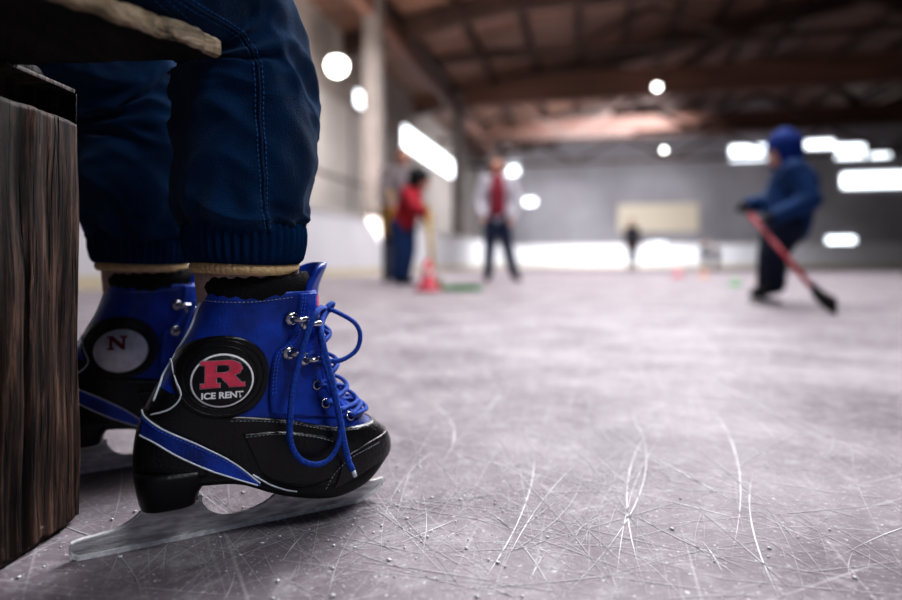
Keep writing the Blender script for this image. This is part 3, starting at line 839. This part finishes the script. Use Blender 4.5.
def barrier(label,r0,r1,f0,f1):
    e=empty('rink_barrier',label,'rink barrier',R((r0+r1)/2,(f0+f1)/2,0),group='white boards around the rink')
    loc=e.location.copy()
    for nm,z0,z1,g,m in (('panel',.0,1.06,0,M['board']),('handrail',1.06,1.12,.03,M['tarp']),('kickplate',.0,.12,.012,M['yellow'])):
        V=[R(r,f,z)-loc for z in (z0,z1) for f in (f0-g,f1+g) for r in (r0-g,r1+g)]
        mk(nm,V,[(0,1,3,2),(4,6,7,5),(0,4,5,1),(2,3,7,6),(0,2,6,4),(1,5,7,3)],m,e,False)
barrier('long white rink boards with pale handrail and kickplate',-4.25,-4.15,-1,30.9)
barrier('white end boards of the rink below the hall wall',-4.2,22,31,31.1)

def lamp(px,py,d,rad,g=None):
    p=P(px,py,d);e=empty('ceiling_lamp','round bright white pendant lamp hanging from the roof','lamp',p,group='pendant lamps under the roof')
    V=[];F=[];capsule_data((0,0,0),rad,(0,0,.001),rad,V,F,20);mk('bulb',V,F,M['lampg'],e)
    V,F=tube_data([Vector((0,0,rad*.6)),Vector((0,0,rad*1.1)),Vector((0,0,rad*1.3))],[rad*1.05,rad*.6,.03],20);mk('lamp_shade',V,F,M['grey'],e)
    rr=(p.x*CR-p.y*SR)
    h=roofz(rr)-p.z-.1
    tube('cord',[Vector((0,0,rad*1.2)),Vector((0,0,h))],.015,M['grey'],e)
lamp(337,66,13.5,.22);lamp(657,87,20,.10);lamp(664,150,30,.09)

def area(loc,target,size,power,color=(1,1,1)):
    l=bpy.data.lights.new('area','AREA');l.size=size;l.energy=power;l.color=color
    o=bpy.data.objects.new('added_light',l);COL.objects.link(o);o.location=loc  # area lights added to brighten ice, walls, skates and roof, without any fitting
    o.rotation_euler=(Vector(target)-Vector(loc)).to_track_quat('-Z','Y').to_euler()
area((1.6,4.4,5.2),(1.2,4.2,0),3.5,270,(.98,.95,.98))
area((4.0,12,5.2),(4.0,12,0),6,640,(.98,.96,1))
area((7,24,5.0),(5,30,1.5),7,1500,(.95,.96,1))
area((-1.6,11,5.0),(-3.5,11,1.0),3,110,(1,.98,.95))
area((1.1,-.3,2.2),(-.15,.55,.15),.6,19,(.95,.97,1))  # added key light aimed at the near skate
area((.6,2.4,1.9),(-.2,.55,.25),.8,22,(.92,.95,1))
area((-.5,10,1.6),(1.0,13,8),4,480,(1,.90,.84))  # added uplight washing the roof timbers

# ------------------------------------------------------------------ people
def cl(n,c,r=.8): return mat(n,c,r,var=.25,vscale=8,bump=.3,bscale=60)
def person(label,loc,H,J,cols,extra=None,group=None,face=(0,-1,0),helmet=None,hood=False,gloves=None,vox=None,skates=False,bulk=1,headk=1):
    e=empty('person',label,'person',loc,group=group)
    v=vox or .009*H
    k=H
    j={a:Vector(b) for a,b in J.items()}
    f=Vector(face).normalized();sd=Vector((-f.y,f.x,0))
    h=j['head'];hr=(.058*k if H>1.3 else .072*k)*headk
    B=bulk
    body=[(j['hipL'],.055*k,j['hipR'],.055*k),(j['pelvis'],.062*k,j['chest'],.07*k),(j['shL'],.036*k,j['shR'],.036*k),(j['chest'],.06*k,j['neck'],.032*k),(j['neck'],.030*k,h,.032*k),
      (h+Vector((0,0,hr*.25)),hr*.95,h-Vector((0,0,hr*.45))+f*hr*.15,hr*.72),(h+f*hr*.95,hr*.12,h+f*hr*1.12-Vector((0,0,hr*.25)),hr*.15),
      (h+sd*hr*.92,hr*.16,h+sd*hr*.95-Vector((0,0,hr*.2)),hr*.12),(h-sd*hr*.92,hr*.16,h-sd*hr*.95-Vector((0,0,hr*.2)),hr*.12),
      (h+f*hr*.78-Vector((0,0,hr*.58))+sd*hr*.2,hr*.10,h+f*hr*.78-Vector((0,0,hr*.58))-sd*hr*.2,hr*.10)]
    jac=[(j['pelvis']-Vector((0,0,.01*k)),.078*k*B,j['chest'],.082*k*B),(j['hipL'],.055*k*B,j['chest'],.07*k*B),(j['hipR'],.055*k*B,j['chest'],.07*k*B),(j['shL'],.046*k*B,j['shR'],.046*k*B),(j['chest'],.07*k*B,j['neck']-Vector((0,0,.015*k)),.045*k*B)]
    tro=[(j['hipL'],.062*k*B,j['hipR'],.062*k*B)]
    for s in 'LR':
        body+=[(j['hip'+s],.055*k,j['kn'+s],.034*k),(j['kn'+s],.034*k,j['an'+s],.021*k),(j['an'+s],.02*k,j['toe'+s],.018*k),(j['sh'+s],.032*k,j['el'+s],.026*k),(j['el'+s],.026*k,j['wr'+s],.018*k)]
        tro+=[(j['hip'+s],.064*k*B,j['kn'+s],.042*k*B),(j['kn'+s],.042*k*B,j['an'+s]+Vector((0,0,.01)),.034*k*B)]
        jac+=[(j['sh'+s],.044*k*B,j['el'+s],.036*k*B),(j['el'+s],.036*k*B,j['wr'+s],.028*k*B)]
        sho=[(j['an'+s]-Vector((0,0,.008*k)),.030*k,j['toe'+s],.024*k),(j['an'+s],.032*k,j['an'+s]+Vector((0,0,.04*k)),.034*k)]
        fuse('shoe',sho,v*.8,cols['shoe'],e)
        w=j['wr'+s];hd_=Vector(J.get('hand'+s,tuple((w-j['el'+s]).normalized())));hd_=hd_.normalized()
        palm=w+hd_*.035*k
        sid=hd_.cross(f if abs(hd_.dot(f))<.9 else Vector((1,0,0))).normalized()
        body.append((w,.017*k,palm,.019*k))
        gl=[(w,.026*k,palm,.028*k)]
        curl=f
        for q in range(4):
            b0=palm+sid*(q-1.5)*.011*k;ln=(.030-.004*abs(q-1.3))*k
            m1=b0+hd_*ln;m2=m1+(hd_*.4+curl*.8).normalized()*ln*.8
            body+=[(b0,.0068*k,m1,.0062*k),(m1,.0062*k,m2,.0052*k)]
            gl+=[(b0,.010*k,m1,.0095*k),(m1,.0095*k,m2,.008*k)]
        t0=w+hd_*.012*k;t1=t0+(sid*.8+hd_*.6)*.032*k
        body.append((t0,.009*k,t1,.007*k));gl.append((t0,.013*k,t1,.010*k))
        if gloves: fuse('glove',gl,v*.8,gloves,e)
    fuse('body',body,v*.8,M['skin'],e)
    fuse('jacket',jac,v,cols['top'],e)
    fuse('trousers',tro,v,cols['bottom'],e)
    if skates:
        for s in 'LR':
            V=[];F=[]
            a,t=j['an'+s],j['toe'+s];d=(t-a);d.z=0;d=d.normalized();q=Vector((-d.y,d.x,0))*.003
            p0=a-d*.04;p1=t+d*.03
            for p,zz in ((p0,0.001),(p1,0.001),(p1+d*.01,.018),(t,.03),(a,.03),(p0,.014)):
                V.append(Vector((p.x,p.y,zz))+q);V.append(Vector((p.x,p.y,zz))-q)
            F.append(tuple(2*i for i in range(6)));F.append(tuple(2*i+1 for i in range(6)))
            for i in range(6): F.append((2*i,2*((i+1)%6),2*((i+1)%6)+1,2*i+1))
            mk('skate_blade',V,F,M['steel'],e,False)
    hb=-f*hr*.18
    if hood:
        fuse('hood',[(h+Vector((0,0,hr*.30))+hb*1.3,hr*1.2,h-Vector((0,0,hr*.4))+hb*1.6,hr*1.12),(h-Vector((0,0,hr*.4))+hb*1.8,hr*1.05,j['neck'],hr*.95),(h+Vector((0,0,hr*.7)),hr*.85,h+Vector((0,0,hr*1.0))+hb,hr*.6)],v*.8,cols['hair'],e)
    elif helmet:
        fuse('helmet',[(h+Vector((0,0,hr*.42))+hb,hr*1.22,h+Vector((0,0,hr*.0))+hb*2.2,hr*1.15)],v*.8,helmet,e)
    else:
        hs=[(h+Vector((0,0,hr*.42))+hb*1.2,hr*1.0,h+Vector((0,0,hr*.0))+hb*2.2,hr*.98)]
        if cols.get('long'):
            for q in (-1,0,1): hs.append((h+hb*2.4+sd*q*hr*.7,hr*.55,h+hb*1.0+sd*q*hr*.95-Vector((0,0,hr*2.1)),hr*.42))
        fuse('hair',hs,v*.8,cols['hair'],e)
    em=mat('dark_eye',(.03,.02,.02),.3)
    for q in (-1,1): 
        V=[];F=[];c=h+f*hr*.88+sd*q*hr*.36+Vector((0,0,hr*.08));capsule_data(c,hr*.10,c+f*.001,hr*.10,V,F)
        mk('eye',V,F,em,e)
    return e
jeans=cl('blue_jeans',(.02,.06,.17));djeans=cl('dark_jeans',(.022,.035,.075))
black=cl('black_fabric',(.012,.012,.014))
def stand(H,lean=0,sp=.055):
    k=H
    return dict(head=(lean*k,0,.92*k),neck=(lean*.8*k,0,.845*k),chest=(lean*.6*k,0,.73*k),pelvis=(0,0,.54*k),hipL=(-.045*k,0,.51*k),hipR=(.045*k,0,.51*k),
      knL=(-sp*k,-.01,.28*k),knR=(sp*k,-.01,.28*k),anL=(-sp*1.1*k,0,.045*k),anR=(sp*1.1*k,0,.045*k),toeL=(-sp*1.3*k,-.085*k,.025*k),toeR=(sp*1.3*k,-.085*k,.025*k),
      shL=(-.098*k+lean*.7*k,0,.805*k),shR=(.098*k+lean*.7*k,0,.805*k),elL=(-.125*k,.01,.64*k),elR=(.125*k,.01,.64*k),wrL=(-.13*k,-.03*k,.50*k),wrR=(.13*k,-.03*k,.50*k))
H=1.57;J=stand(H);J['elL']=(-.24,.02,1.0);J['elR']=(.26,.0,1.02);J['wrL']=(-.19,-.09,.82);J['wrR']=(.18,-.10,.80)
J['knL']=(-.09,-.02,.45);J['knR']=(.12,-.06,.46);J['anL']=(-.11,.02,.07);J['anR']=(.22,.05,.09);J['toeL']=(-.13,-.11,.035);J['toeR']=(.27,-.07,.035)
wm=person('person in open white jacket, red top and dark jeans, standing',(.58,7.6,0),H,J,dict(top=cl('white_jacket',(.66,.65,.70)),bottom=djeans,shoe=black,hair=cl('brown_hair_long',(.07,.035,.02)),long=True),bulk=1.15)
fuse('red_top',[((-.04,-.115,1.14),.070,(-.03,-.10,.86),.072),((.04,-.115,1.14),.070,(.03,-.10,.88),.072),((0,-.05,1.29),.075,(0,-.075,1.22),.085)],.012,cl('red_knit',(.28,.035,.06)),wm)
H=1.62;J=stand(H,.05);J['elR']=(.22,-.12,1.08);J['wrR']=(.24,-.25,.98);J['elL']=(-.14,-.10,1.02);J['wrL']=(-.05,-.22,.92)
ad=person('person in pale grey top and grey trousers with yellow apron',(-.66,7.2,0),H,J,dict(top=cl('pale_grey_top',(.30,.26,.27)),bottom=cl('grey_trousers',(.10,.11,.15)),shoe=black,hair=cl('brown_hair_short',(.07,.035,.025))),face=(.5,-.8,0),bulk=1.15)
fuse('yellow_apron',[((-.08,-.11,1.0),.08,(-.07,-.09,.62),.09)],.014,cl('yellow_cloth',(.50,.31,.06)),ad)
H=1.22;J=dict(head=(.20,0,1.09),neck=(.155,0,.99),chest=(.10,0,.88),pelvis=(.02,.02,.66),hipL=(-.03,.0,.62),hipR=(.06,.05,.62),knL=(-.01,-.03,.35),knR=(.09,.03,.36),anL=(-.05,.0,.06),anR=(.04,.05,.06),toeL=(.03,-.06,.035),toeR=(.12,.0,.035),
 shL=(.06,-.10,.95),shR=(.13,.11,.95),elL=(.14,-.17,.80),elR=(.19,.13,.80),wrL=(.25,-.08,.76),wrR=(.26,.05,.70),handL=(1,.3,-.3),handR=(1,-.3,-.3))
person('child in red jacket, blue jeans and dark helmet holding a stick',(-.52,6.27,0),H,J,dict(top=cl('red_jacket',(.44,.03,.05)),bottom=jeans,shoe=black,hair=black),face=(.85,-.4,-.1),helmet=cl('dark_helmet',(.010,.009,.011),.4),bulk=1.3,headk=1.1)
BX,BY=1.87,3.52
J=dict(head=(.070,0,.885),neck=(.115,.01,.80),chest=(.135,.0,.69),pelvis=(.095,0,.47),hipL=(.05,-.06,.43),hipR=(.09,.06,.43),knL=(-.02,-.07,.28),knR=(.03,.06,.29),anL=(-.0,-.05,.10),anR=(.01,.06,.10),toeL=(-.095,-.06,.055),toeR=(-.065,.06,.055),
 shL=(.07,-.125,.75),shR=(.17,.11,.75),elL=(.11,-.21,.58),elR=(.06,.14,.60),wrL=(-.07,-.20,.49),wrR=(-.09,.08,.58),handL=(-1,.05,-.15),handR=(-1,-.5,-.3))
person('child in blue hooded jacket and dark trousers skating with stick',(BX,BY,0),1.12,J,dict(top=cl('blue_puffer_jacket',(.010,.058,.18)),bottom=cl('navy_snow_trousers',(.012,.020,.05)),shoe=black,hair=cl('blue_knit_hood',(.006,.045,.26))),face=(-.92,-.35,-.15),hood=True,gloves=black,skates=True,vox=.008,bulk=1.5,headk=1.1)
for i,(px_,d,h,c,lb) in enumerate(((632,19,1.6,(.05,.05,.06),'person in dark clothing standing far out on the ice'),(705,17,.85,(.10,.12,.12),'small child in grey-green clothing standing on the ice'),(716,17,.75,(.14,.13,.14),'small child in grey clothing standing on the ice'))):
    person(lb,((px_-451)/601*d,d,0),h,stand(h),dict(top=cl('distant_top',c),bottom=black,shoe=black,hair=black),vox=.02*h)

def stick(label,p0,p1,tip,w,mshaft,mblade):
    p0=Vector(p0);p1=Vector(p1);tip=Vector(tip)
    e=empty('hockey_stick',label,'hockey stick',p1)
    tube('shaft',[p0-p1,(p0-p1)*.5,Vector((0,0,0))],w,mshaft,e,6)
    t=tip-p1;pts=catmull([Vector((0,0,0)),t*.45+Vector((.0,0,-.012)),t],6)
    V=[];F=[]
    q=Vector((-t.y,t.x,0));q=q.normalized()*.008 if q.length>1e-6 else Vector((.008,0,0))
    n=len(pts)
    for i,p in enumerate(pts):
        hh=.028+.012*i/n
        for a,b in ((-1,-1),(1,-1),(1,1),(-1,1)):
            z=max(p.z+b*hh,.001-p1.z)
            V.append(Vector((p.x,p.y,z))+q*a)
    for i in range(n-1):
        for k_ in range(4):F.append((i*4+k_,i*4+(k_+1)%4,(i+1)*4+(k_+1)%4,(i+1)*4+k_))
    F+=[(0,1,2,3),tuple((n-1)*4+k_ for k_ in (3,2,1,0))]
    mk('blade',V,F,mblade,e,False)
    tube('grip_tape',[p0-p1,(p0-p1)*.9],w*1.2,mblade,e,8)
stick('red hockey stick with black taped blade held by skating child',(1.735,3.56,.565),(1.732,2.88,.115),(1.765,2.76,.035),.013,cl('red_stick',(.42,.03,.05),.4),black)
stick('yellow hockey stick with pale blade held by child in red',(-.245,6.22,.84),(-.17,5.9,.06),(-.09,5.82,.04),.021,cl('yellow_stick',(.50,.34,.05),.5),cl('pale_blade',(.30,.35,.15),.4))
def cone(px_,py_,rad,h,c,nm,label):
    d=.24*601/(py_-262);e=empty('training_cone',label,'cone',((px_-451)/601*d,d,0),group='small training cones on the ice')
    rings=[]
    for r,z in ((rad,0),(rad*1.0,.02*h/.2),(rad*.7,.03*h/.2),(rad*.62,h*.2),(rad*.2,h),(rad*.12,h)):rings.append([Vector((r*math.cos(a),r*math.sin(a),z)) for a in [2*pi*i/24 for i in range(24)]])
    V,F=loft(rings);mk('cone_body',V,F,mat(nm,c,.5),e)
    V,F=loft([[Vector((rad*(.62-.42*(t-.2)/.8+.01)*math.cos(a),rad*(.62-.42*(t-.2)/.8+.01)*math.sin(a),h*t)) for a in [2*pi*i/24 for i in range(24)]] for t in (.5,.7)],False,False)
    mk('cone_stripe',V,F,mat(nm+'_stripe',(.8,.6,.6),.5),e)
cone(428,291,.11,.26,(.65,.10,.14),'pink_red_plastic','pink-red training cone beside the child in red')
cone(678,277,.11,.15,(.60,.18,.22),'coral_plastic','small coral-red cone standing on the ice')
cone(704,277,.10,.12,(.60,.30,.16),'orange_plastic','small orange cone standing on the ice')
cone(735,286,.08,.09,(.10,.40,.16),'green_plastic','small green cone standing on the ice')
cone(760,280,.08,.10,(.50,.50,.22),'lime_plastic','small yellow-green cone standing on the ice')
V,F=tube_data([Vector((.17*math.cos(a),.30*math.sin(a),.014)) for a in [2*pi*i/48 for i in range(48)]],.013,8,closed=True)
hp=mk('hoop',V,F,mat('green_hoop',(.03,.25,.06),.5),None);hp.location=((462-451)/601*5.2,5.2,0);tag(hp,'green plastic hoop lying flat on the ice','hoop')

# ------------------------------------------------------------------ world, camera
w=bpy.data.worlds.new('w');scene.world=w;w.use_nodes=True
w.node_tree.nodes['Background'].inputs[0].default_value=(.72,.80,1,1);w.node_tree.nodes['Background'].inputs[1].default_value=.15
cam=bpy.data.cameras.new('cam');co=bpy.data.objects.new('camera',cam);COL.objects.link(co);scene.camera=co
co.location=(0,0,.24);co.rotation_euler=(pi/2,0,0);cam.lens=24;cam.sensor_width=36;cam.shift_y=-38/902
cam.clip_start=.02
cam.dof.use_dof=True;cam.dof.focus_distance=.53;cam.dof.aperture_fstop=2.0
scene.view_settings.view_transform='Standard'
try: scene.view_settings.look='High Contrast'
except Exception as ex:
    print('look',ex)
scene.view_settings.exposure=.25
